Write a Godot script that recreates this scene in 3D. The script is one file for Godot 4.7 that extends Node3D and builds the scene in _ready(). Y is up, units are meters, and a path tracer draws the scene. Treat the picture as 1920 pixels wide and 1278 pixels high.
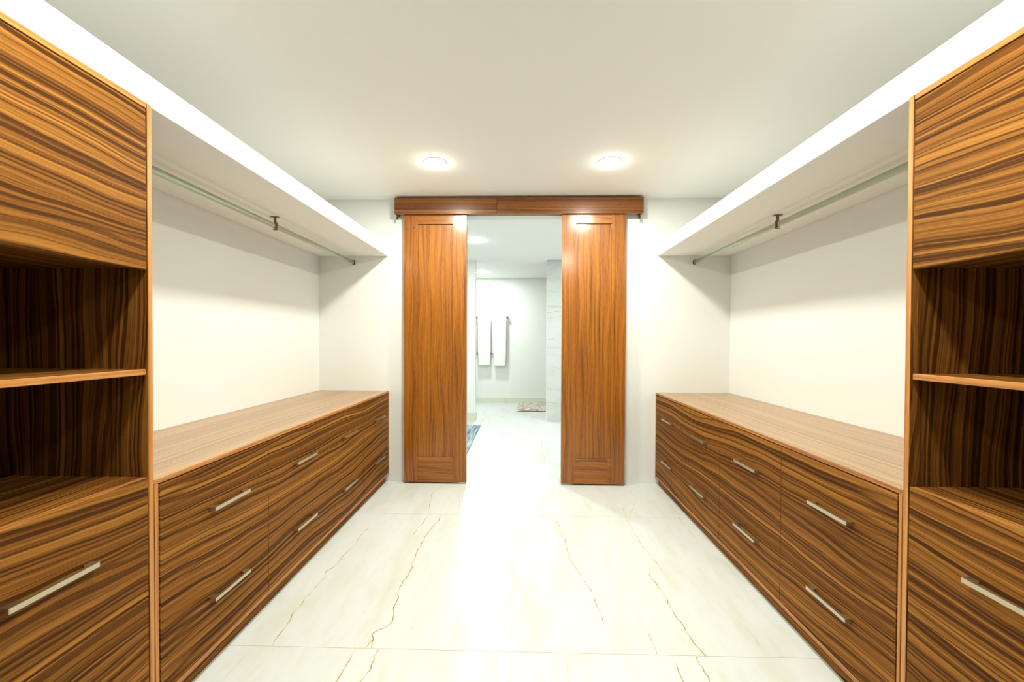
extends Node3D
# A walk-in closet that opens into a bathroom. Built in metres: x to the right, y up, d = depth away from the camera (z = -d).

const X_L := -1.706          # closet side walls
const X_R := 1.704
const D_END := 3.37          # closet end wall with the doorway
const D_NEAR := -3.6        # closet wall behind the camera
const D_BATH := 7.66         # far bathroom wall
const CEIL := 2.349

var M := {}
var rng := RandomNumberGenerator.new()

func _ready():
	# ---------- camera ----------
	var f_px := 760.54
	var cam := Camera3D.new()
	cam.name = "camera"
	cam.near = 0.05
	cam.far = 60.0
	cam.projection = Camera3D.PROJECTION_FRUSTUM
	cam.size = cam.near * 1278.0 / f_px
	cam.frustum_offset = Vector2(0, cam.near * (646.26 - 639.0) / f_px)
	var r := Vector3(0.99968772, 0.00383973, -0.02469235)
	var u := Vector3(-0.00412793, 0.99992383, -0.01163143)
	var w := Vector3(-0.02464581, -0.01172973, -0.99962743)
	cam.transform = Transform3D(Basis(r, u, -w).orthonormalized(), Vector3(0, 1.18279, 0))
	add_child(cam)
	cam.current = true
	# ---------- environment and exposure ----------
	var env := Environment.new()
	env.background_mode = Environment.BG_COLOR
	env.background_color = Color(0, 0, 0)
	env.ambient_light_source = Environment.AMBIENT_SOURCE_BG
	env.tonemap_mode = Environment.TONE_MAPPER_LINEAR
	env.tonemap_exposure = 3.0
	env.sdfgi_enabled = true
	env.ssao_enabled = true
	env.ssil_enabled = true
	var we := WorldEnvironment.new()
	we.name = "environment"
	we.environment = env
	add_child(we)
	# ---------- lamps ----------
	var warm := Color(0.995, 1.0, 0.94)
	var cool := Color(0.965, 1.0, 0.985)
	make_materials(warm, cool)
	var closet_power := 0.80
	var bath_power := 1.05
	downlight(-0.575, 2.67, closet_power, warm, M.lamp_warm, "round recessed ceiling light of the closet nearest above the left sliding door", "closet ceiling lights")
	downlight(0.567, 2.676, closet_power, warm, M.lamp_warm, "round recessed ceiling light of the closet nearest above the right sliding door", "closet ceiling lights")
	downlight(-0.575, 0.78, closet_power, warm, M.lamp_warm, "round recessed ceiling light beside the tall cabinet on the left", "closet ceiling lights")
	downlight(0.60, 0.78, closet_power, warm, M.lamp_warm, "round recessed ceiling light beside the tall cabinet on the right", "closet ceiling lights")
	downlight(-0.571, 4.743, bath_power * 1.0, cool, M.lamp_cool, "round bathroom ceiling light seen just right of the left door's top", "bathroom ceiling lights")
	downlight(1.35, 4.743, bath_power * 0.6, cool, M.lamp_cool, "added unseen ceiling light that brightens the near bathroom, hidden behind the right sliding door", "bathroom ceiling lights")  # added fill lamp, never in view, to brighten the near bathroom
	downlight(-0.718, 6.977, bath_power * 0.9, cool, M.lamp_cool, "round bathroom ceiling light just before the far wall with the towels", "bathroom ceiling lights")
	# ---------- structure ----------
	build_rooms()
	build_floor()
	# ---------- objects ----------
	build_shelf(-1)
	build_shelf(1)
	build_chest(-1)
	build_chest(1)
	build_tall(-1)
	build_tall(1)
	build_rod(-1)
	build_rod(1)
	build_door(1, -0.9676, -0.4536, "door_1", "honey brown wooden sliding door panel on the left side of the doorway, knots at its top left corner")
	build_door(2, 0.3215, 0.8366, "door_2", "honey brown wooden sliding door panel on the right side of the doorway")
	build_header()
	build_towels()
	build_rugs()

# ======================================================================= helpers
func P(x: float, y: float, d: float) -> Vector3:
	return Vector3(x, y, -d)

func thing(called: String, label: String, category: String, at: Vector3, group := "", kind := "") -> Node3D:
	var o := Node3D.new()
	o.name = called
	add_child(o, true)
	o.position = at
	tag(o, label, category, group, kind)
	return o

func tag(o: Node, label: String, category: String, group := "", kind := ""):
	o.set_meta("label", label)
	o.set_meta("category", category)
	if group != "":
		o.set_meta("group", group)
	if kind != "":
		o.set_meta("kind", kind)

func put(called: String, mesh: Mesh, parent: Node3D, world_at: Vector3) -> MeshInstance3D:
	var o := MeshInstance3D.new()
	o.name = called
	o.mesh = mesh
	parent.add_child(o, true)
	o.global_position = world_at
	o.cast_shadow = GeometryInstance3D.SHADOW_CASTING_SETTING_ON
	return o

func quad(st: SurfaceTool, a: Vector3, b: Vector3, c: Vector3, e: Vector3, n: Vector3, ua: Vector2, ub: Vector2, uc: Vector2, ue: Vector2):
	tri(st, a, b, c, n, ua, ub, uc)
	tri(st, a, c, e, n, ua, uc, ue)

func tri(st: SurfaceTool, a: Vector3, b: Vector3, c: Vector3, n: Vector3, ua: Vector2, ub: Vector2, uc: Vector2):
	var vs := [a, b, c]
	var us := [ua, ub, uc]
	if (b - a).cross(c - a).dot(n) > 0:
		vs = [a, c, b]
		us = [ua, uc, ub]
	for k in 3:
		st.set_normal(n)
		st.set_uv(us[k])
		st.add_vertex(vs[k])

# uv in textures: along the grain over 2.4 m, across it over 0.9 m; taken from world places so that the grain runs on from piece to piece
func grain_uv(p: Vector3, n_axis: int, grain: int, off: Vector2) -> Vector2:
	var along := grain
	if n_axis == grain:
		along = (grain + 1) % 3
	var across := 3 - n_axis - along
	return Vector2((p[along] + off.x) / 2.4, (p[across] + off.y) / 0.9)

# A bevelled box between two corners given as (x, y, d). edge: axes (bit mask 1 x, 2 y, 4 z) whose faces wear the edge-band material.
func box(called: String, parent: Node3D, lo: Vector3, hi: Vector3, mat: Material, grain := 2, off := Vector2.ZERO, edge := 0, edge_mat: Material = null, bev := 0.0012) -> MeshInstance3D:
	var a := Vector3(minf(lo.x, hi.x), minf(lo.y, hi.y), minf(-lo.z, -hi.z))
	var b := Vector3(maxf(lo.x, hi.x), maxf(lo.y, hi.y), maxf(-lo.z, -hi.z))
	var c := (a + b) * 0.5
	var h := (b - a) * 0.5
	var v := minf(bev, minf(h.x, minf(h.y, h.z)) * 0.45)
	var i := h - Vector3(v, v, v)
	var st := SurfaceTool.new()
	var se := SurfaceTool.new()
	st.begin(Mesh.PRIMITIVE_TRIANGLES)
	se.begin(Mesh.PRIMITIVE_TRIANGLES)
	var n_edge := 0
	for ax in 3:
		var p1 := (ax + 1) % 3
		var p2 := (ax + 2) % 3
		var to: SurfaceTool = st
		if edge & (1 << ax):
			to = se
			n_edge += 1
		for s in [-1.0, 1.0]:
			var n := Vector3.ZERO
			n[ax] = s
			var q := []
			for k in [[-1.0, -1.0], [1.0, -1.0], [1.0, 1.0], [-1.0, 1.0]]:
				var p := Vector3.ZERO
				p[ax] = s * h[ax]
				p[p1] = k[0] * i[p1]
				p[p2] = k[1] * i[p2]
				q.append(p)
			quad(to, q[0], q[1], q[2], q[3], n, grain_uv(q[0] + c, ax, grain, off), grain_uv(q[1] + c, ax, grain, off), grain_uv(q[2] + c, ax, grain, off), grain_uv(q[3] + c, ax, grain, off))
			# bevel strips between this axis and the next
			for t in [-1.0, 1.0]:
				var m := Vector3.ZERO
				m[ax] = s
				m[p1] = t
				m = m.normalized()
				var e := []
				for k in [[0, -1.0], [0, 1.0], [1, 1.0], [1, -1.0]]:
					var p := Vector3.ZERO
					p[ax] = s * (h[ax] if k[0] == 0 else i[ax])
					p[p1] = t * (i[p1] if k[0] == 0 else h[p1])
					p[p2] = k[1] * i[p2]
					e.append(p)
				quad(to, e[0], e[1], e[2], e[3], m, grain_uv(e[0] + c, ax, grain, off), grain_uv(e[1] + c, ax, grain, off), grain_uv(e[2] + c, ax, grain, off), grain_uv(e[3] + c, ax, grain, off))
	for sx in [-1.0, 1.0]:
		for sy in [-1.0, 1.0]:
			for sz in [-1.0, 1.0]:
				var n := Vector3(sx, sy, sz).normalized()
				var x := Vector3(sx * h.x, sy * i.y, sz * i.z)
				var y := Vector3(sx * i.x, sy * h.y, sz * i.z)
				var z := Vector3(sx * i.x, sy * i.y, sz * h.z)
				tri(st, x, y, z, n, grain_uv(x + c, 0, grain, off), grain_uv(y + c, 0, grain, off), grain_uv(z + c, 0, grain, off))
	st.set_material(mat)
	var mesh := st.commit()
	if n_edge > 0:
		se.set_material(edge_mat)
		mesh = se.commit(mesh)
	return put(called, mesh, parent, c)

# A flat outline in one plane, given depth. pts: outline in (a, b); axes: which axes a, b and the depth run along (godot axes).
func prism(pts: PackedVector2Array, depth: float, ax_a: Vector3, ax_b: Vector3, ax_c: Vector3, mat: Material, smooth := false) -> ArrayMesh:
	var st := SurfaceTool.new()
	st.begin(Mesh.PRIMITIVE_TRIANGLES)
	var n := pts.size()
	var area := 0.0
	for k in n:
		area += pts[k].cross(pts[(k + 1) % n])
	var sgn := 1.0 if area > 0 else -1.0
	var norms := []
	for k in n:
		var d := pts[(k + 1) % n] - pts[k]
		norms.append(Vector2(d.y, -d.x).normalized() * sgn)
	var run := 0.0
	for k in n:
		var p := pts[k]
		var q := pts[(k + 1) % n]
		var np: Vector2 = norms[k]
		var nq: Vector2 = norms[k]
		if smooth:
			np = (norms[k] + norms[(k + n - 1) % n]).normalized()
			nq = (norms[k] + norms[(k + 1) % n]).normalized()
		var face: Vector2 = norms[k]
		var fn := ax_a * face.x + ax_b * face.y
		var v := [ax_a * p.x + ax_b * p.y - ax_c * depth * 0.5, ax_a * q.x + ax_b * q.y - ax_c * depth * 0.5, ax_a * q.x + ax_b * q.y + ax_c * depth * 0.5, ax_a * p.x + ax_b * p.y + ax_c * depth * 0.5]
		var nn := [ax_a * np.x + ax_b * np.y, ax_a * nq.x + ax_b * nq.y, ax_a * nq.x + ax_b * nq.y, ax_a * np.x + ax_b * np.y]
		var l := p.distance_to(q)
		var uv := [Vector2(run, 0), Vector2(run + l, 0), Vector2(run + l, depth), Vector2(run, depth)]
		run += l
		for t in [[0, 1, 2], [0, 2, 3]]:
			var ord: Array = t
			if (v[t[1]] - v[t[0]]).cross(v[t[2]] - v[t[0]]).dot(fn) > 0:
				ord = [t[0], t[2], t[1]]
			for j in ord:
				st.set_normal(nn[j])
				st.set_uv(uv[j])
				st.add_vertex(v[j])
	var idx := Geometry2D.triangulate_polygon(pts)
	for s in [-1.0, 1.0]:
		for k in range(0, idx.size(), 3):
			var w := []
			for j in 3:
				var p := pts[idx[k + j]]
				w.append(ax_a * p.x + ax_b * p.y + ax_c * depth * 0.5 * s)
			tri(st, w[0], w[1], w[2], ax_c * s, pts[idx[k]], pts[idx[k + 1]], pts[idx[k + 2]])
	st.set_material(mat)
	return st.commit()

func lathe(profile: Array, seg: int, mat: Material) -> ArrayMesh:
	var st := SurfaceTool.new()
	st.begin(Mesh.PRIMITIVE_TRIANGLES)
	for k in profile.size() - 1:
		var p: Vector2 = profile[k]
		var q: Vector2 = profile[k + 1]
		var d := (q - p).normalized()
		for s in seg:
			var a := TAU * s / seg
			var b := TAU * (s + 1) / seg
			var pa := Vector3(p.x * cos(a), p.y, p.x * sin(a))
			var pb := Vector3(p.x * cos(b), p.y, p.x * sin(b))
			var qa := Vector3(q.x * cos(a), q.y, q.x * sin(a))
			var qb := Vector3(q.x * cos(b), q.y, q.x * sin(b))
			var m := (a + b) * 0.5
			var n := Vector3(d.y * cos(m), -d.x, d.y * sin(m))
			if q.x > 1e-5:
				tri(st, pa, qa, qb, n, Vector2.ZERO, Vector2.ZERO, Vector2.ZERO)
			if p.x > 1e-5:
				tri(st, pa, qb, pb, n, Vector2.ZERO, Vector2.ZERO, Vector2.ZERO)
	st.set_material(mat)
	return st.commit()

# ======================================================================= materials
func plain(c: Color, rough: float, metal := 0.0, spec := 0.5) -> StandardMaterial3D:
	var m := StandardMaterial3D.new()
	m.albedo_color = c
	m.roughness = rough
	m.metallic = metal
	m.metallic_specular = spec
	return m

func textured(img: Image, rough: float, spec := 0.5) -> StandardMaterial3D:
	var m := plain(Color.WHITE, rough, 0.0, spec)
	img.generate_mipmaps()
	m.albedo_texture = ImageTexture.create_from_image(img)
	m.texture_repeat = true
	return m

func noise(seed_: int, freq: float, oct := 1) -> FastNoiseLite:
	var n := FastNoiseLite.new()
	n.seed = seed_
	n.frequency = freq
	n.noise_type = FastNoiseLite.TYPE_SIMPLEX_SMOOTH
	n.fractal_type = FastNoiseLite.FRACTAL_FBM if oct > 1 else FastNoiseLite.FRACTAL_NONE
	n.fractal_octaves = oct
	return n

# Striped veneer: dark bands and thin lines across v that wander gently along u; its ends meet so that it repeats without a seam.
func zebra_image(w: int, h: int, seed_: int, light: Color, mid: Color, dark: Color, wander: float, line_depth: float) -> Image:
	var n1 := noise(seed_, 1.0, 2)
	var prof := PackedFloat32Array()
	var steps := 8192
	prof.resize(steps * 2)
	for k in steps * 2:
		var v := (k - steps * 0.5) * 0.9 / steps
		var t := 0.62 + 0.26 * n1.get_noise_2d(v * 14.0, 3.7) + 0.46 * n1.get_noise_2d(v * 40.0, 21.3) + 0.42 * n1.get_noise_2d(v * 100.0, 55.1) + 0.16 * n1.get_noise_2d(v * 330.0, 75.1)
		t -= smoothstep(0.08, 0.50, -n1.get_noise_2d(v * 66.0, 91.7)) * line_depth
		t -= smoothstep(0.25, 0.55, -n1.get_noise_2d(v * 170.0, 131.7)) * line_depth * 0.6
		prof[k] = clampf(t, 0.0, 1.0)
	var wob := noise(seed_ + 1, 1.0)
	var wob2 := noise(seed_ + 2, 1.0)
	var fib := noise(seed_ + 3, 1.0)
	var field := func(uu: float, v: float) -> float:
		var vv := v + wander * (wob.get_noise_2d(uu * 0.8, v * 1.6) + 0.20 * wob2.get_noise_2d(uu * 2.6, v * 7.0) + 0.035 * wob2.get_noise_2d(uu * 8.0, v * 30.0 + 7.0))
		var k := clampi(int(vv / 0.9 * steps + steps * 0.5), 0, steps * 2 - 1)
		return prof[k] + 0.10 * fib.get_noise_2d(uu * 20.0, vv * 800.0) + 0.10 * fib.get_noise_2d(uu * 1.5 + 60.0, vv * 60.0)
	var data := PackedByteArray()
	data.resize(w * h * 3)
	var at := 0
	for y in h:
		var v := y * 0.9 / h
		var fv := smoothstep(0.78, 0.9, v)
		for x in w:
			var uu := x * 2.4 / w
			var t: float = field.call(uu, v)
			if fv > 0.0:
				t = lerpf(t, field.call(uu, v - 0.9), fv)
			if uu > 2.2:
				t = lerpf(t, field.call(uu - 2.4, v), smoothstep(2.2, 2.4, uu))
			var c: Color
			if t < 0.5:
				c = dark.lerp(mid, maxf(t, 0.0) * 2.0)
			else:
				c = mid.lerp(light, minf(t, 1.0) * 2.0 - 1.0)
			data[at] = int(c.r * 255.0)
			data[at + 1] = int(c.g * 255.0)
			data[at + 2] = int(c.b * 255.0)
			at += 3
	return Image.create_from_data(w, h, false, Image.FORMAT_RGB8, data)

func make_materials(warm: Color, cool: Color):
	M.wall = plain(Color(0.915, 0.92, 0.912), 0.75, 0.0, 0.3)
	M.ceiling = plain(Color(0.965, 0.965, 0.955), 0.85, 0.0, 0.2)
	M.shelf = plain(Color(0.945, 0.945, 0.935), 0.6, 0.0, 0.3)
	M.bath_wall = plain(Color(0.93, 0.94, 0.925), 0.7, 0.0, 0.3)
	var veneer := zebra_image(2048, 1024, 11, Color(0.645, 0.440, 0.195), Color(0.475, 0.297, 0.117), Color(0.275, 0.157, 0.058), 0.034, 0.62)
	M.wood = textured(veneer, 0.50, 0.18)
	# the chest tops: cabinet veneer with overhead glare painted in as paler, glossier stripes
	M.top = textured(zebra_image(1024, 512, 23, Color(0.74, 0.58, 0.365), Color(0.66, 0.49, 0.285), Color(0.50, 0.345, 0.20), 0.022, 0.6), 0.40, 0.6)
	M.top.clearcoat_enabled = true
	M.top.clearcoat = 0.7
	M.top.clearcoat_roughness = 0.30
	M.edge = textured(zebra_image(512, 256, 31, Color(0.80, 0.55, 0.29), Color(0.72, 0.47, 0.23), Color(0.56, 0.345, 0.155), 0.012, 0.4), 0.42, 0.5)
	M.teak = textured(teak_image(), 0.45, 0.35)
	M.teak.clearcoat_enabled = true
	M.teak.clearcoat = 0.8
	M.teak.clearcoat_roughness = 0.19
	M.header_wood = textured(zebra_image(1024, 256, 57, Color(0.58, 0.365, 0.16), Color(0.47, 0.28, 0.115), Color(0.34, 0.185, 0.075), 0.015, 0.4), 0.42, 0.35)
	M.header_wood.clearcoat_enabled = true
	M.header_wood.clearcoat = 0.3
	M.header_wood.clearcoat_roughness = 0.2
	M.black = plain(Color(0.06, 0.045, 0.035), 0.8)
	M.nickel = plain(Color(0.80, 0.76, 0.66), 0.34, 1.0)
	M.rod = plain(Color(0.70, 0.745, 0.68), 0.36, 1.0)
	M.bracket = plain(Color(0.48, 0.42, 0.34), 0.35, 1.0)
	M.dark_chrome = plain(Color(0.42, 0.44, 0.45), 0.3, 1.0)
	M.rubber = plain(Color(0.20, 0.12, 0.07), 0.6)
	M.grout = plain(Color(0.92, 0.85, 0.72), 0.9, 0.0, 0.2)
	M.tile = textured(marble_image(), 0.42, 0.4)
	M.skirting = plain(Color(0.86, 0.88, 0.81), 0.5)
	M.trim = plain(Color(0.95, 0.95, 0.94), 0.4)
	M.lamp_warm = plain(Color(0.95, 0.95, 0.95), 0.5)
	M.lamp_warm.emission_enabled = true
	M.lamp_warm.emission = warm
	M.lamp_warm.emission_energy_multiplier = 3.0
	M.lamp_cool = plain(Color(0.95, 0.95, 0.95), 0.5)
	M.lamp_cool.emission_enabled = true
	M.lamp_cool.emission = cool
	M.lamp_cool.emission_energy_multiplier = 3.0
	M.towel = plain(Color(0.95, 0.95, 0.94), 0.95, 0.0, 0.1)
	M.towel.rim_enabled = true
	M.towel.rim = 0.4
	M.mat = textured(mat_image(), 0.95, 0.1)
	M.mat_backing = plain(Color(0.40, 0.33, 0.25), 0.9, 0.0, 0.1)
	M.rug = textured(rug_image(), 0.95, 0.1)

func teak_image() -> Image:
	var w := 1024
	var h := 1024
	var n1 := noise(71, 1.0, 2)
	var n2 := noise(72, 1.0)
	var n3 := noise(73, 1.0)
	var light := Color(0.69, 0.425, 0.105)
	var mid := Color(0.57, 0.33, 0.077)
	var dark := Color(0.36, 0.19, 0.045)
	var data := PackedByteArray()
	data.resize(w * h * 3)
	var at := 0
	for y in h:
		var v := y * 0.9 / h
		for x in w:
			var uu := x * 2.4 / w
			var vv := v + 0.012 * n2.get_noise_2d(uu * 1.7, v * 9.0)
			var t := 0.58 + 0.40 * n1.get_noise_2d(uu * 0.5, vv * 30.0) + 0.36 * n1.get_noise_2d(uu * 1.3 + 40.0, vv * 130.0) + 0.20 * n3.get_noise_2d(uu * 14.0, vv * 520.0)
			# two small knots near the top of one stile
			for kn in [Vector2(2.133, 0.445), Vector2(2.146, 0.4925)]:
				var dk := Vector2((uu - kn.x) * 0.8, v - kn.y).length()
				if dk < 0.02:
					t -= 1.3 * exp(-dk * dk / 0.000018)
			t = clampf(t, 0.0, 1.0)
			var c: Color
			if t < 0.5:
				c = dark.lerp(mid, t * 2.0)
			else:
				c = mid.lerp(light, t * 2.0 - 1.0)
			data[at] = int(c.r * 255.0)
			data[at + 1] = int(c.g * 255.0)
			data[at + 2] = int(c.b * 255.0)
			at += 3
	return Image.create_from_data(w, h, false, Image.FORMAT_RGB8, data)

# Floor marble of 2.4 x 2.73 m: fine ochre veins that run along the room. Each line: strength | x d x d ...
const VEINS := [
	"1.00|-0.96 1.53 -0.97 1.56 -0.97 1.60 -0.97 1.62 -0.97 1.68 -0.98 1.71 -0.98 1.76 -0.99 1.82 -0.98 1.88 -0.98 1.93 -0.97 1.98 -0.99 2.03 -0.97 2.09 -0.97 2.18 -0.96 2.28 -0.97 2.41 -0.96 2.50",
	"1.40|-0.57 1.53 -0.58 1.57 -0.60 1.60 -0.59 1.62 -0.56 1.64 -0.54 1.67 -0.54 1.71 -0.56 1.77 -0.57 1.84 -0.58 1.92 -0.57 1.99 -0.57 2.08 -0.58 2.21 -0.58 2.35 -0.57 2.48 -0.55 2.59 -0.54 2.72",
	"1.00|-0.60 1.53 -0.59 1.56 -0.58 1.57", "0.70|-0.62 1.60 -0.60 1.60",
	"1.10|-0.65 2.44 -0.65 2.51 -0.64 2.60 -0.63 2.72 -0.65 2.85 -0.68 3.05 -0.69 3.12",
	"0.60|-0.43 2.73 -0.45 2.90 -0.48 3.10", "0.50|-0.86 1.37 -0.85 1.41 -0.85 1.47 -0.86 1.52",
	"1.20|-0.76 1.37 -0.75 1.41 -0.75 1.45 -0.75 1.48 -0.76 1.52", "0.50|-0.49 1.39 -0.50 1.48 -0.50 1.51",
	"0.40|-0.29 1.40 -0.31 1.52", "0.50|-0.23 1.41 -0.25 1.52", "0.40|-0.45 1.53 -0.45 1.66 -0.45 1.82 -0.45 1.91",
	"0.40|-0.68 1.72 -0.68 1.81", "0.40|-0.63 1.76 -0.64 1.93", "0.35|-0.50 1.95 -0.44 1.98",
	"0.70|0.25 3.27 0.25 3.05 0.27 2.89 0.29 2.74",
	"1.00|0.23 2.70 0.24 2.57 0.26 2.45 0.26 2.28 0.26 2.19 0.28 2.11 0.31 2.01 0.33 1.93 0.34 1.85 0.34 1.78 0.35 1.73 0.35 1.67",
	"0.45|0.35 1.67 0.35 1.61 0.36 1.54", "0.65|0.73 2.94 0.70 2.71 0.69 2.59 0.70 2.47 0.70 2.35 0.72 2.18 0.73 2.09",
	"1.30|0.65 2.06 0.66 2.00 0.66 1.93 0.67 1.85 0.66 1.78 0.67 1.71 0.67 1.65 0.68 1.61 0.69 1.53 0.69 1.47 0.69 1.41",
	"0.40|0.39 2.68 0.43 2.44 0.46 2.21 0.47 2.00 0.48 1.87 0.50 1.75 0.51 1.64", "0.70|0.51 1.64 0.52 1.58 0.52 1.53",
	"0.70|0.85 3.01 0.78 2.85 0.71 2.71", "0.80|1.05 2.74 1.05 2.61 1.05 2.45",
	"0.45|0.93 1.86 0.92 1.75 0.93 1.67 0.93 1.61 0.93 1.55", "0.40|0.94 2.72 0.94 2.57 0.95 2.41",
	"0.45|0.48 1.52 0.49 1.46 0.49 1.41", "0.45|0.82 3.25 0.86 3.11",
	"0.50|-0.15 3.40 -0.17 3.62 -0.14 3.85", "0.40|0.18 3.35 0.22 3.6 0.20 3.9", "0.5|0.75 3.3 0.78 3.6 0.77 3.9", "0.5|-0.8 3.3 -0.83 3.55 -0.82 3.9"]
const MX := -1.242
const MD := 1.2
const MW := 2.4
const MH := 2.73

func marble_image() -> Image:
	var s := 2048
	var cloud := noise(5, 1.0, 3)
	var small := Image.create(256, 256, false, Image.FORMAT_RGB8)
	for y in 256:
		for x in 256:
			var n := cloud.get_noise_2d(x * 0.045, y * 0.016)
			var m := cloud.get_noise_2d(x * 0.16 + 90.0, y * 0.05)
			var k := clampf(1.0 - maxf(0.0, n) * 0.05 - maxf(0.0, m) * 0.03, 0.85, 1.0)
			small.set_pixel(x, y, Color(0.828 * k, 0.838 * k, 0.832 * k * k))
	small.resize(s, s, Image.INTERPOLATE_CUBIC)
	var img := small
	var jit := noise(9, 1.0, 3)
	var wid := noise(10, 1.0)
	for line in VEINS:
		var parts: PackedStringArray = line.split("|")
		var strength := parts[0].to_float()
		var num := parts[1].split_floats(" ")
		for k in range(0, num.size() - 2, 2):
			var a := Vector2(num[k], num[k + 1])
			var b := Vector2(num[k + 2], num[k + 3])
			var steps := int(a.distance_to(b) / 0.0006)
			for t in steps:
				var p := a.lerp(b, float(t) / steps)
				p.x += 0.010 * jit.get_noise_2d(p.y * 9.0, strength * 70.0 + num[0] * 40.0)
				var px := (p.x - MX) / MW * s
				var py := (p.y - MD) / MH * s
				var q := strength * (0.86 + 0.55 * wid.get_noise_2d(p.y * 14.0, num[0] * 30.0))
				var rad := clampf(0.5 + q * 1.25, 0.5, 2.1)
				for dy in range(-3, 4):
					for dx in range(-3, 4):
						var ix := int(px) + dx
						var iy := int(py) + dy
						if ix < 0 or iy < 0 or ix >= s or iy >= s:
							continue
						var dd := Vector2(ix + 0.5 - px, iy + 0.5 - py).length()
						var al := clampf(rad - dd, 0.0, 1.0) * clampf(q * 0.34, 0.0, 0.5)
						if al > 0.004:
							img.set_pixel(ix, iy, img.get_pixel(ix, iy).lerp(Color(0.64, 0.51, 0.27), al))
	return img

func mat_image() -> Image:
	var n := noise(15, 1.0, 3)
	var img := Image.create(256, 256, false, Image.FORMAT_RGB8)
	for y in 256:
		for x in 256:
			var t := clampf(0.5 + 0.9 * n.get_noise_2d(x * 0.018, y * 0.05) + 0.3 * n.get_noise_2d(x * 0.3, y * 0.3 + 50.0), 0.0, 1.0)
			img.set_pixel(x, y, Color(0.58, 0.54, 0.48).lerp(Color(0.93, 0.915, 0.88), t))
	return img

func rug_image() -> Image:
	var n := noise(25, 1.0, 3)
	var img := Image.create(256, 512, false, Image.FORMAT_RGB8)
	for y in 512:
		for x in 256:
			var t := clampf(0.5 + 0.95 * n.get_noise_2d(x * 0.055, y * 0.004) + 0.25 * n.get_noise_2d(x * 0.2, y * 0.02 + 50.0), 0.0, 1.0)
			img.set_pixel(x, y, Color(0.36, 0.45, 0.53).lerp(Color(0.74, 0.78, 0.78), t))
	return img

# ======================================================================= lamps
func downlight(x: float, d: float, power: float, color: Color, mat: Material, label: String, group: String):
	var t := thing("ceiling_downlight", label, "ceiling light", P(x, CEIL, d), group)
	var ring := lathe([Vector2(0.0745, 0.0), Vector2(0.074, -0.003), Vector2(0.072, -0.004), Vector2(0.070, -0.003), Vector2(0.070, 0.0)], 40, M.trim)
	put("trim_ring", ring, t, P(x, CEIL, d))
	var disc := lathe([Vector2(0.0, -0.007), Vector2(0.05, -0.0065), Vector2(0.0695, -0.0045), Vector2(0.0695, 0.0), Vector2(0.0, 0.0)], 40, mat)
	put("light_diffuser", disc, t, P(x, CEIL, d))
	var l := AreaLight3D.new()
	l.name = "downlight_light"
	l.area_size = Vector2(0.12, 0.12)
	l.light_color = color
	l.light_energy = power
	l.area_range = 20.0
	l.area_attenuation = 2.0
	l.shadow_enabled = true
	t.add_child(l)
	l.global_position = P(x, CEIL - 0.0095, d)
	l.rotation = Vector3(-PI / 2, 0, 0)
	# added light that imitates the bloom halo round the lamp on the ceiling
	var halo := OmniLight3D.new()
	halo.name = "added_halo_light"
	halo.light_color = color
	halo.light_energy = power * 0.011
	halo.light_size = 0.02
	halo.omni_range = 20.0
	halo.omni_attenuation = 2.0
	halo.shadow_enabled = true
	t.add_child(halo)
	halo.global_position = P(x, CEIL - 0.035, d)

# ======================================================================= rooms
func slab(called: String, label: String, category: String, lo: Vector3, hi: Vector3, mat: Material) -> MeshInstance3D:
	var o := box(called, self, lo, hi, mat, 2, Vector2.ZERO, 0, null, 0.0005)
	tag(o, label, category, "", "structure")
	return o

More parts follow.
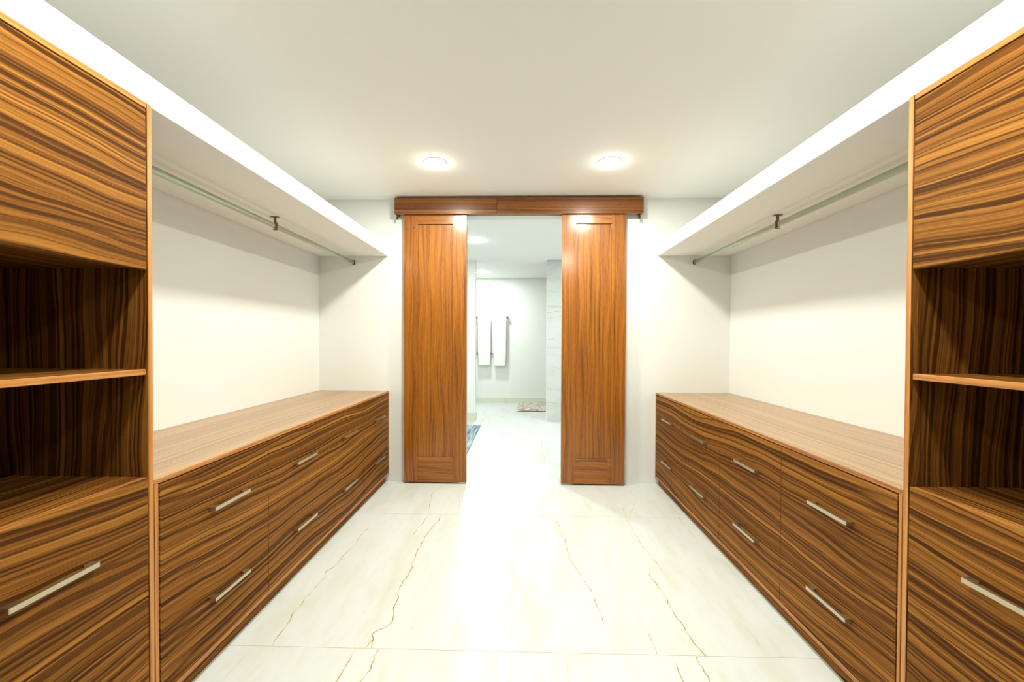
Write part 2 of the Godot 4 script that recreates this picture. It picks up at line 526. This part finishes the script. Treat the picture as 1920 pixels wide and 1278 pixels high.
func build_rooms():
	slab("ceiling", "smooth off-white painted ceiling over the closet and the bathroom", "ceiling", Vector3(-2.4, CEIL, D_NEAR - 0.1), Vector3(2.4, CEIL + 0.1, D_BATH + 0.1), M.ceiling)
	slab("wall_left", "white painted wall behind the drawer chest on the left", "wall", Vector3(X_L - 0.1, 0, D_NEAR - 0.1), Vector3(X_L, CEIL, D_END + 0.1), M.wall)
	slab("wall_right", "white painted wall behind the drawer chest on the right", "wall", Vector3(X_R, 0, D_NEAR - 0.1), Vector3(X_R + 0.1, CEIL, D_END + 0.1), M.wall)
	slab("wall_near", "white painted closet wall behind the camera", "wall", Vector3(X_L, 0, D_NEAR - 0.1), Vector3(X_R, CEIL, D_NEAR), M.wall)
	# closet end wall: two sides and a lintel round the doorway
	var we := thing("wall_end", "white painted closet end wall with the open doorway to the bathroom", "wall", P(0, 0, D_END), "", "structure")
	box("wall_panel", we, Vector3(X_L, 0, D_END), Vector3(-0.53, CEIL, D_END + 0.1), M.wall, 2, Vector2.ZERO, 0, null, 0.0005)
	box("wall_panel", we, Vector3(0.40, 0, D_END), Vector3(X_R, CEIL, D_END + 0.1), M.wall, 2, Vector2.ZERO, 0, null, 0.0005)
	box("lintel", we, Vector3(-0.53, 2.2087, D_END), Vector3(0.40, CEIL, D_END + 0.1), M.wall, 2, Vector2.ZERO, 0, null, 0.0005)
	# bathroom
	slab("wall_bath_left", "white bathroom wall on the far left, hidden from the closet", "wall", Vector3(-2.3, 0, D_END + 0.1), Vector3(-2.2, CEIL, D_BATH), M.bath_wall)
	slab("wall_bath_right", "white bathroom wall on the far right, hidden from the closet", "wall", Vector3(2.2, 0, D_END + 0.1), Vector3(2.3, CEIL, D_BATH), M.bath_wall)
	slab("wall_bath_front_left", "bathroom side of the end wall beyond the left corner", "wall", Vector3(-2.2, 0, D_END + 0.1), Vector3(X_L, CEIL, D_END + 0.2), M.bath_wall)
	slab("wall_bath_front_right", "bathroom side of the end wall beyond the right corner", "wall", Vector3(X_R, 0, D_END + 0.1), Vector3(2.2, CEIL, D_END + 0.2), M.bath_wall)
	slab("wall_bath_far", "white bathroom back wall that the towels hang on", "wall", Vector3(-2.3, 0, D_BATH), Vector3(2.3, CEIL, D_BATH + 0.1), M.bath_wall)
	slab("wall_bath_partition", "white bathroom partition wall end beside the left sliding door", "wall", Vector3(-2.2, 0, 5.97), Vector3(-0.6875, CEIL, 6.07), M.bath_wall)
	# skirting of tile
	var b := thing("baseboard_far", "pale tile skirting along the bathroom back wall", "baseboard", P(0, 0, D_BATH), "", "structure")
	for k in 7:
		box("skirting_tile", b, Vector3(-2.1 + 0.6 * k, 0, D_BATH - 0.022), Vector3(-1.502 + 0.6 * k, 0.095, D_BATH), M.skirting)
	var bp := thing("baseboard_partition", "pale tile skirting round the end of the bathroom partition wall", "baseboard", P(-0.7, 0, 5.97), "", "structure")
	box("skirting_tile", bp, Vector3(-2.2, 0, 5.958), Vector3(-0.6755, 0.115, 5.97), M.skirting)
	box("skirting_tile", bp, Vector3(-0.6875, 0, 5.9705), Vector3(-0.6755, 0.115, 6.07), M.skirting)
	# tiled shower wall on the right: core and large marble tiles, one above another
	var sw := thing("wall_bath_shower", "marble tiled shower wall end beside the right sliding door", "wall", P(0.36, 0, 5.92), "", "structure")
	box("wall_core", sw, Vector3(0.371, 0, 5.931), Vector3(2.2, CEIL, 6.03), M.grout, 2, Vector2.ZERO, 0, null, 0.0005)
	var ys := [0.0, 0.470, 1.070, 1.670, CEIL]
	for k in 4:
		for c in 2:
			wall_tile(sw, 0.3607 + c * 0.6, 0.9587 + c * 0.6, ys[k] + 0.001, ys[k + 1] - 0.001, k * 2 + c)
		box("tile_return", sw, Vector3(0.3607, ys[k] + 0.001, 5.9315), Vector3(0.3709, ys[k + 1] - 0.001, 6.03), M.trim)

func wall_tile(parent: Node3D, x0: float, x1: float, y0: float, y1: float, k: int):
	var st := SurfaceTool.new()
	st.begin(Mesh.PRIMITIVE_TRIANGLES)
	tile_faces(st, Vector3(x0, y0, -5.931), Vector3(x1, y1, -5.92), 2, Vector2(0.37 * k, 0.21 * k))
	st.set_material(M.tile)
	put("wall_tile", st.commit(), parent, Vector3.ZERO)

# a thin slab whose face (across axis ax, towards +ax) shows the marble: veins run along the length
func tile_faces(st: SurfaceTool, a: Vector3, b: Vector3, ax: int, off: Vector2):
	for s in [1.0, -1.0]:
		for n_ax in 3:
			var p1 := (n_ax + 1) % 3
			var p2 := (n_ax + 2) % 3
			var n := Vector3.ZERO
			n[n_ax] = s
			var q := []
			var uv := []
			for k in [[0, 0], [1, 0], [1, 1], [0, 1]]:
				var p := Vector3.ZERO
				p[n_ax] = b[n_ax] if s > 0 else a[n_ax]
				p[p1] = b[p1] if k[0] else a[p1]
				p[p2] = b[p2] if k[1] else a[p2]
				q.append(p)
				if ax == 1:
					uv.append(Vector2((p.x - MX + off.x) / MW, (-p.z - MD + off.y) / MH))
				else:
					uv.append(Vector2((p.y + off.x) / MW, (p.x + off.y) / MH))
			quad(st, q[0], q[1], q[2], q[3], n, uv[0], uv[1], uv[2], uv[3])

func build_floor():
	var fl := slab("floor", "floor of large cream marble-look tiles with thin ochre veins", "floor", Vector3(-2.4, -0.12, D_NEAR - 0.1), Vector3(2.4, -0.0012, D_BATH + 0.1), M.grout)
	var t0 := -0.0423
	var r0 := 1.5265
	for c in range(-4, 4):
		for k in range(-5, 6):
			var x0 := maxf(t0 + 0.6 * c + 0.0012, -2.2)
			var x1 := minf(t0 + 0.6 * (c + 1) - 0.0012, 2.2)
			var d0 := maxf(r0 + 1.2 * k + 0.0012, D_NEAR)
			var d1 := minf(r0 + 1.2 * (k + 1) - 0.0012, D_BATH)
			if x1 - x0 < 0.02 or d1 - d0 < 0.02:
				continue
			var off := Vector2.ZERO
			if k < 0 or k > 1:
				off = Vector2(0.6 * ((k * 3 + c) % 4), -1.2 * (k - (absi(k + c) % 2)))
			var st := SurfaceTool.new()
			st.begin(Mesh.PRIMITIVE_TRIANGLES)
			var ctr := Vector3((x0 + x1) * 0.5, -0.001, -(d0 + d1) * 0.5)
			tile_faces(st, Vector3(x0, -0.0010, -d1), Vector3(x1, 0.0, -d0), 1, off)
			st.set_material(M.tile)
			put("floor_tile", st.commit(), fl, Vector3.ZERO)

# ======================================================================= white shelves and rods
func side_name(s: int) -> String:
	return "left" if s < 0 else "right"

func build_shelf(s: int):
	var xw := X_L if s < 0 else X_R
	var xf := -1.1216 if s < 0 else 1.1133
	var t := thing("wall_shelf", "thick white shelf running the whole length of the %s wall above the clothes rod" % side_name(s), "shelf", P((xw + xf) * 0.5, 1.8794, 1.5), "thick white shelves along both walls")
	box("shelf_board", t, Vector3(xw, 1.8794, D_NEAR), Vector3(xf, 1.9735, D_END), M.shelf, 2, Vector2.ZERO, 0, null, 0.0015)

func build_rod(s: int):
	var x := 1.4095 * s
	var y := 1.8266
	var t := thing("clothes_rod", "satin metal oval clothes rod under the white shelf on the %s wall" % side_name(s), "clothes rod", P(x, y, 2.28), "clothes rods under the white shelves")
	var pts := PackedVector2Array()
	for k in 20:
		var a := TAU * k / 20
		var c := cos(a)
		var v := sin(a)
		pts.append(Vector2(signf(c) * pow(absf(c), 0.8) * 0.0075, v * 0.0075 + (0.0075 if v >= 0 else -0.0075)))
	var d0 := 1.199
	var d1 := 3.362
	put("rail", prism(pts, d1 - d0, Vector3.RIGHT, Vector3.UP, Vector3.BACK, M.rod, true), t, P(x, y, (d0 + d1) * 0.5))
	# end flanges: an open oval cup on the wall and one on the cabinet side
	for d in [3.365, 1.201]:
		var cup := PackedVector2Array()
		for k in 20:
			var a := TAU * k / 20
			var v := sin(a)
			cup.append(Vector2(cos(a) * 0.0115, v * 0.0115 + (0.0085 if v >= 0 else -0.0085)))
		put("end_flange", prism(cup, 0.010, Vector3.RIGHT, Vector3.UP, Vector3.BACK, M.bracket, true), t, P(x, y, d))
	# hanging bracket half way: ceiling plate, stem, and a hook round the rail
	var d := 2.285
	var br := box("hanging_bracket", t, Vector3(x - 0.0055, 1.843, d - 0.006), Vector3(x + 0.0055, 1.8765, d + 0.006), M.bracket)
	box("mounting_plate", br, Vector3(x - 0.022, 1.8755, d - 0.012), Vector3(x + 0.022, 1.8794, d + 0.012), M.bracket)
	var xi := x - s * 0.010
	box("hook", br, Vector3(xi - 0.0028, 1.806, d - 0.006), Vector3(xi + 0.0028, 1.848, d + 0.006), M.bracket)
	box("hook", br, Vector3(xi - s * 0.0028, 1.8035, d - 0.006), Vector3(x + s * 0.010, 1.8085, d + 0.006), M.bracket)

# ======================================================================= cabinets
# the front plane faces the aisle; fx(depth behind the front) gives x
func handle(parent: Node3D, xf: float, s: int, y: float, dc: float, length: float):
	var hl := length * 0.5
	# outline seen from above: a along the drawer, b out of the drawer front
	var pts := PackedVector2Array([Vector2(-hl, 0), Vector2(-hl, 0.024), Vector2(-hl + 0.0015, 0.0255), Vector2(hl - 0.0015, 0.0255), Vector2(hl, 0.024), Vector2(hl, 0), Vector2(hl - 0.019, 0), Vector2(hl - 0.030, 0.0165), Vector2(-hl + 0.030, 0.0165), Vector2(-hl + 0.019, 0)])
	put("handle", prism(pts, 0.0125, Vector3.BACK, Vector3(-s, 0, 0), Vector3.UP, M.nickel), parent, P(xf, y, dc))

func build_chest(s: int):
	var xf := -1.112 if s < 0 else 1.103
	var xw := X_L + 0.001 if s < 0 else X_R - 0.001
	var d0 := 1.1965
	var d1 := D_END - 0.001
	var first := 1.2145 if s < 0 else 1.2115
	var w := 0.5346
	var t := thing("drawer_chest", "long striped walnut drawer chest of eight drawers built along the %s wall" % side_name(s), "chest of drawers", P((xf + xw) * 0.5, 0, (d0 + d1) * 0.5), "long drawer chests along both walls")
	var off := Vector2(3.6 if s < 0 else 3.6, 0.0 if s < 0 else 0.33)
	var e := 0.0175
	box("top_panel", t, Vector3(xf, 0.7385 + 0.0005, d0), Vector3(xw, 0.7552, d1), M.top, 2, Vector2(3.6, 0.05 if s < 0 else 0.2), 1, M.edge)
	box("side_panel", t, Vector3(xf, 0.0556, d0), Vector3(xw, 0.7385, first - 0.003), M.wood, 1, Vector2(0.2, off.y), 1, M.edge)
	box("side_panel", t, Vector3(xf, 0.0556, first + 4 * w + 0.0005), Vector3(xw, 0.7385, d1), M.wood, 1, Vector2(0.2, off.y), 1, M.edge)
	box("base_panel", t, Vector3(xf, 0.0556, first - 0.0025), Vector3(xw, 0.0556 + e, first + 4 * w), M.wood, 2, off, 1, M.edge)
	box("gap_shade_sheet", t, Vector3(xf - s * -0.05, 0.0735, first), Vector3(xf - s * -0.055, 0.738, first + 4 * w), M.black)  # black sheet close behind the drawer fronts, standing in for shade in the gaps
	box("plinth", t, Vector3(xf + s * 0.022, 0, d0), Vector3(xf + s * 0.038, 0.0556, d1 - 0.02), M.wood, 2, off)
	for c in 4:
		for k in 2:
			var y0 := 0.0765 if k == 0 else 0.4070
			var y1 := 0.4038 if k == 0 else 0.7330
			var a := first + c * w + 0.0013
			var b := first + (c + 1) * w - 0.0012
			var dr := box("drawer", t, Vector3(xf + s * 0.0005, y0, a), Vector3(xf + s * 0.0185, y1, b), M.wood, 2, off, 2, M.edge)
			handle(dr, xf + s * 0.0005, s, 0.252 if k == 0 else 0.577, (a + b) * 0.5 + (0.022 if s < 0 else -0.018), 0.187)

func build_tall(s: int):
	var xf := -1.112 if s < 0 else 1.103
	var xw := X_L if s < 0 else X_R
	var d1 := 1.1955
	var e := 0.0165
	var d0 := 0.645
	var top := 1.8792
	var t := thing("tall_cabinet", "tall striped walnut cabinet with open shelf between door and drawers, by the %s wall" % side_name(s), "cabinet", P((xf + xw) * 0.5, 0, (d0 + d1) * 0.5), "tall cabinets facing each other")
	var off := Vector2(2.2 if s < 0 else 1.9, 0.27 if s < 0 else 0.61)
	var up := Vector2(0.2, off.y)
	var xb := xw - s * 0.004
	box("side_panel", t, Vector3(xf, 0.0556, d1 - e), Vector3(xb, top, d1), M.wood, 1, up, 1, M.edge)
	box("side_panel", t, Vector3(xf, 0.0556, d0), Vector3(xb, top, d0 + e), M.wood, 1, up, 1, M.edge)
	var a := d0 + e + 0.0003
	var b := d1 - e - 0.0003
	box("top_panel", t, Vector3(xf, top - e, a), Vector3(xb, top, b), M.wood, 2, off, 1, M.edge)
	box("gap_shade_sheet", t, Vector3(xb - s * 0.012, 0.0735, a), Vector3(xb, top - e, b), M.wood, 1, up)
	box("compartment_top", t, Vector3(xf + s * 0.022, 1.3875 + 0.004, a), Vector3(xb - s * 0.0125, 1.3875 + 0.004 + e, b), M.wood, 2, off)
	box("shelf", t, Vector3(xf + s * 0.004, 1.0755, a + 0.001), Vector3(xb - s * 0.0125, 1.0925, b - 0.002), M.wood, 2, off, 1, M.edge)
	box("compartment_floor", t, Vector3(xf + s * 0.022, 0.7705 - e, a), Vector3(xb - s * 0.0125, 0.7705, b), M.wood, 2, off)
	box("base_panel", t, Vector3(xf, 0.0556, a), Vector3(xb, 0.0556 + e, b), M.wood, 2, off, 1, M.edge)
	box("plinth", t, Vector3(xf + s * 0.022, 0, d0), Vector3(xf + s * 0.038, 0.0556, d1), M.wood, 2, off)
	box("door", t, Vector3(xf + s * 0.0005, 1.3875, a + 0.0015), Vector3(xf + s * 0.0190, top - e - 0.0035, b - 0.0015), M.wood, 2, off, 2, M.edge)
	for k in 2:
		var y0 := 0.0750 if k == 0 else 0.4125
		var y1 := 0.4095 if k == 0 else 0.7705
		var dr := box("drawer", t, Vector3(xf + s * 0.0005, y0, a + 0.0015), Vector3(xf + s * 0.0190, y1, b - 0.0015), M.wood, 2, off, 2, M.edge)
		handle(dr, xf + s * 0.0005, s, 0.262 if k == 0 else 0.601, 0.922, 0.187)

# ======================================================================= doorway
func build_door(k: int, x0: float, x1: float, called: String, label: String):
	var d0 := 3.305
	var d1 := 3.343
	var top := 2.245
	var bot := 0.0132
	var t := thing(called, label, "door", P((x0 + x1) * 0.5, 0, d0), "sliding doors of the bathroom doorway", "structure")
	var st := 0.113
	# grain offsets: every piece is cut from its own part of the teak sheet; the knots lie in the left door's left stile
	var cut := [1.383, 0.60, 1.40] if k == 1 else [0.40, -0.55, -0.43]
	box("stile", t, Vector3(x0, bot, d0), Vector3(x0 + st, top, d1), M.teak, 1, Vector2(0.05, cut[0]))
	box("stile", t, Vector3(x1 - st, bot, d0), Vector3(x1, top, d1), M.teak, 1, Vector2(0.05, cut[1]))
	box("rail", t, Vector3(x0 + st, 2.127, d0), Vector3(x1 - st, top, d1), M.teak, 0, Vector2(1.1, -2.1))
	box("rail", t, Vector3(x0 + st, bot, d0), Vector3(x1 - st, 0.215, d1), M.teak, 0, Vector2(1.3 + 0.2 * k, 0.62))
	box("panel", t, Vector3(x0 + st, 0.215, d0 + 0.013), Vector3(x1 - st, 2.127, d1 - 0.010), M.teak, 1, Vector2(0.05, cut[2]), 0, null, 0.0005)

func build_header():
	var x0 := -1.0403
	var x1 := 0.9690
	var y0 := 2.2022
	var y1 := 2.334
	var d0 := 3.28
	var d1 := D_END - 0.0005
	var t := thing("door_header", "long dark wooden box over the doorway that hides the sliding door track", "door header", P((x0 + x1) * 0.5, y0, (d0 + d1) * 0.5))
	var xj := -0.206
	box("fascia_board", t, Vector3(x0, y0, d0), Vector3(xj - 0.0006, y1, d0 + 0.02), M.header_wood, 0, Vector2(0.1, 0.2))
	box("fascia_board", t, Vector3(xj + 0.0006, y0, d0), Vector3(x1, y1, d0 + 0.02), M.header_wood, 0, Vector2(0.9, 0.43))
	box("end_cap", t, Vector3(x0, y0, d0 + 0.0202), Vector3(x0 + 0.018, y1, d1), M.header_wood, 1)
	box("end_cap", t, Vector3(x1 - 0.018, y0, d0 + 0.0202), Vector3(x1, y1, d1), M.header_wood, 1)
	box("cover_board", t, Vector3(x0 + 0.0182, y1 - 0.018, d0 + 0.0202), Vector3(x1 - 0.0182, y1, d1), M.header_wood, 0)
	box("door_track", t, Vector3(x0 + 0.03, 2.255, 3.309), Vector3(x1 - 0.03, y1 - 0.0185, 3.339), M.dark_chrome, 0)
	for x in [-1.0264, 0.9448]:
		put("door_stop", lathe([Vector2(0, -0.034), Vector2(0.0075, -0.034), Vector2(0.009, -0.031), Vector2(0.009, -0.012), Vector2(0.005, -0.010), Vector2(0.005, 0.06), Vector2(0, 0.06)], 16, M.rubber), t, P(x, y0, 3.318))

# ======================================================================= bathroom things
func build_towels():
	var yb := 1.607
	var db := 7.585
	var t := thing("towel_rack", "chrome two-bar towel rack on the bathroom back wall", "towel rack", P(-0.566, 0.9, D_BATH))
	var bar := PackedVector2Array()
	for k in 14:
		bar.append(Vector2(cos(TAU * k / 14), sin(TAU * k / 14)) * 0.008)
	put("bar", prism(bar, 0.575, Vector3.BACK, Vector3.UP, Vector3.RIGHT, M.dark_chrome, true), t, P(-0.566, yb, db))
	put("bar", prism(bar, 0.47, Vector3.BACK, Vector3.UP, Vector3.RIGHT, M.dark_chrome, true), t, P(-0.612, 0.925, 7.632))
	for x in [-0.8535, -0.2785]:
		box("wall_post", t, Vector3(x - 0.016, yb - 0.018, db - 0.02), Vector3(x + 0.016, yb + 0.018, D_BATH), M.dark_chrome, 0, Vector2.ZERO, 0, null, 0.003)
		var xl: float = x + 0.006 if x < -0.5 else -0.385
		box("wall_post", t, Vector3(xl - 0.010, 0.905, 7.622), Vector3(xl + 0.010, 0.945, D_BATH), M.dark_chrome, 0, Vector2.ZERO, 0, null, 0.003)
	box("side_rail", t, Vector3(-0.858, 0.945, 7.634), Vector3(-0.839, yb - 0.018, 7.644), M.nickel, 0, Vector2.ZERO, 0, null, 0.002)
	towel(-0.704, 0.238, 0.716, yb, db, "white folded bath towel hanging on the left half of the rack", 3)
	towel(-0.415, 0.240, 0.702, yb, db, "white folded bath towel hanging on the right half of the rack", 8)

# a folded towel laid over the bar: two hanging layers and the fold, with three woven ridges near the hem
func towel(x: float, wide: float, y0: float, yb: float, db: float, label: String, seed_: int):
	var n := noise(seed_, 1.0)
	var rows := []              # (y, d outer) down the front, from the fold
	var front := []
	for k in 60:
		var y := lerpf(yb, y0, k / 59.0)
		var up := y - y0
		var ridge := 0.0
		for rr in [0.195, 0.230, 0.265]:
			ridge += 0.0045 * exp(-pow((up - rr) / 0.007, 2.0))
		front.append(Vector2(y, db - 0.022 - ridge - 0.004 * smoothstep(0.6, 0.0, up)))
	for k in 9:                 # the fold over the bar
		var a := PI * k / 9.0
		rows.append(Vector2(yb + 0.022 * sin(a), db + 0.022 * cos(a)))
	rows = [Vector2(y0 + 0.05, db + 0.022)] + [Vector2(yb - 0.2, db + 0.022)] + rows
	rows.append_array(front)
	rows.append(Vector2(y0 - 0.003, db - 0.020))
	rows.append(Vector2(y0, db - 0.011))
	rows.append(Vector2(yb - 0.02, db - 0.009))
	for k in 8:
		var a := PI - PI * (k + 0.5) / 8.0
		rows.append(Vector2(yb + 0.0085 * sin(a), db + 0.0085 * cos(a)))
	rows.append(Vector2(yb - 0.02, db + 0.010))
	rows.append(Vector2(y0 + 0.05, db + 0.010))
	var st := SurfaceTool.new()
	st.begin(Mesh.PRIMITIVE_TRIANGLES)
	st.set_smooth_group(0)
	var cols := 14
	var grid := []
	for j in rows.size():
		var line := []
		for c in cols + 1:
			var u := c / float(cols) - 0.5
			var rj: Vector2 = rows[j]
			var low := clampf((yb - rj.x) / 0.9, 0.0, 1.0)
			var xx := u * wide * (1.0 - 0.09 * smoothstep(0.7, 1.0, low))
			var bulge := 0.006 * n.get_noise_2d(u * 4.0, rj.x * 1.5) * low
			var edge := pow(absf(u) * 2.0, 8.0) * 0.006
			var dd := rj.y + bulge + (edge if rj.y < db else -edge)
			line.append(Vector3(xx, rj.x - y0, -(dd - db)))
		grid.append(line)
	var m := rows.size()
	for j in m:
		for c in cols:
			var a: Vector3 = grid[j][c]
			var b: Vector3 = grid[j][c + 1]
			var e: Vector3 = grid[(j + 1) % m][c + 1]
			var f: Vector3 = grid[(j + 1) % m][c]
			for v in [a, e, b, a, f, e]:
				st.add_vertex(v)
	var outline := PackedVector2Array()
	for q in rows:
		outline.append(q)
	var idx := Geometry2D.triangulate_polygon(outline)
	for k in range(0, idx.size(), 3):
		for v in [idx[k], idx[k + 1], idx[k + 2]]:
			st.add_vertex(grid[v][0])
		for v in [idx[k], idx[k + 2], idx[k + 1]]:
			st.add_vertex(grid[v][cols])
	st.generate_normals()
	st.set_material(M.towel)
	var o := put("towel", st.commit(), self, P(x, y0, db))
	tag(o, label, "towel", "white towels on the bathroom rack")

func build_rugs():
	# shaggy mat: a bumpy pile on a slab
	var n := noise(44, 1.0, 2)
	var st := SurfaceTool.new()
	st.begin(Mesh.PRIMITIVE_TRIANGLES)
	st.set_smooth_group(0)
	var w := 0.80
	var l := 0.74
	var nx := 90
	var nz := 84
	var hgt := func(i: int, j: int) -> Vector3:
		var u := i / float(nx)
		var v := j / float(nz)
		var edge := minf(minf(u, 1.0 - u) * w, minf(v, 1.0 - v) * l)
		var y := 0.026 * smoothstep(-0.002, 0.02, edge) + 0.008 * n.get_noise_2d(u * w * 60.0, v * l * 60.0) * smoothstep(0.0, 0.02, edge)
		if edge <= 0.0:
			y = 0.0
		return Vector3((u - 0.5) * w, maxf(y, 0.0), (v - 0.5) * l)
	for i in nx:
		for j in nz:
			var q := [hgt.call(i, j), hgt.call(i + 1, j), hgt.call(i + 1, j + 1), hgt.call(i, j + 1)]
			for k in [0, 1, 2, 0, 2, 3]:
				var p: Vector3 = q[k]
				st.set_uv(Vector2(p.x / 0.5, p.z / 0.5))
				st.add_vertex(p)
	st.generate_normals()
	st.set_material(M.mat)
	var mt := thing("bath_mat", "shaggy beige grey bath mat lying before the bathroom back wall", "bath mat", P(-0.073 + w * 0.5, 0, 7.09))
	put("pile", st.commit(), mt, P(-0.073 + w * 0.5, 0.0105, 7.09))
	box("backing", mt, Vector3(-0.070, 0, 7.09 - l * 0.5 + 0.002), Vector3(-0.076 + w, 0.0105, 7.09 + l * 0.5 - 0.002), M.mat_backing, 0, Vector2.ZERO, 0, null, 0.003)
	# flat woven rug
	var t := thing("bath_rug", "flat blue and grey streaked rug on the bathroom floor behind the left door", "rug", P(-0.87, 0, 4.83))
	var c := SurfaceTool.new()
	c.begin(Mesh.PRIMITIVE_TRIANGLES)
	var a := Vector3(-1.17, 0.0, -5.56)
	var b := Vector3(-0.566, 0.008, -4.10)
	for ax in 3:
		for s in [-1.0, 1.0]:
			var nn := Vector3.ZERO
			nn[ax] = s
			var p1 := (ax + 1) % 3
			var p2 := (ax + 2) % 3
			var q := []
			for k in [[0, 0], [1, 0], [1, 1], [0, 1]]:
				var p := Vector3.ZERO
				p[ax] = b[ax] if s > 0 else a[ax]
				p[p1] = b[p1] if k[0] else a[p1]
				p[p2] = b[p2] if k[1] else a[p2]
				q.append(p)
			quad(c, q[0], q[1], q[2], q[3], nn, Vector2(q[0].x / 0.6, q[0].z / 1.2), Vector2(q[1].x / 0.6, q[1].z / 1.2), Vector2(q[2].x / 0.6, q[2].z / 1.2), Vector2(q[3].x / 0.6, q[3].z / 1.2))
	c.set_material(M.rug)
	put("rug_field", c.commit(), t, Vector3.ZERO)
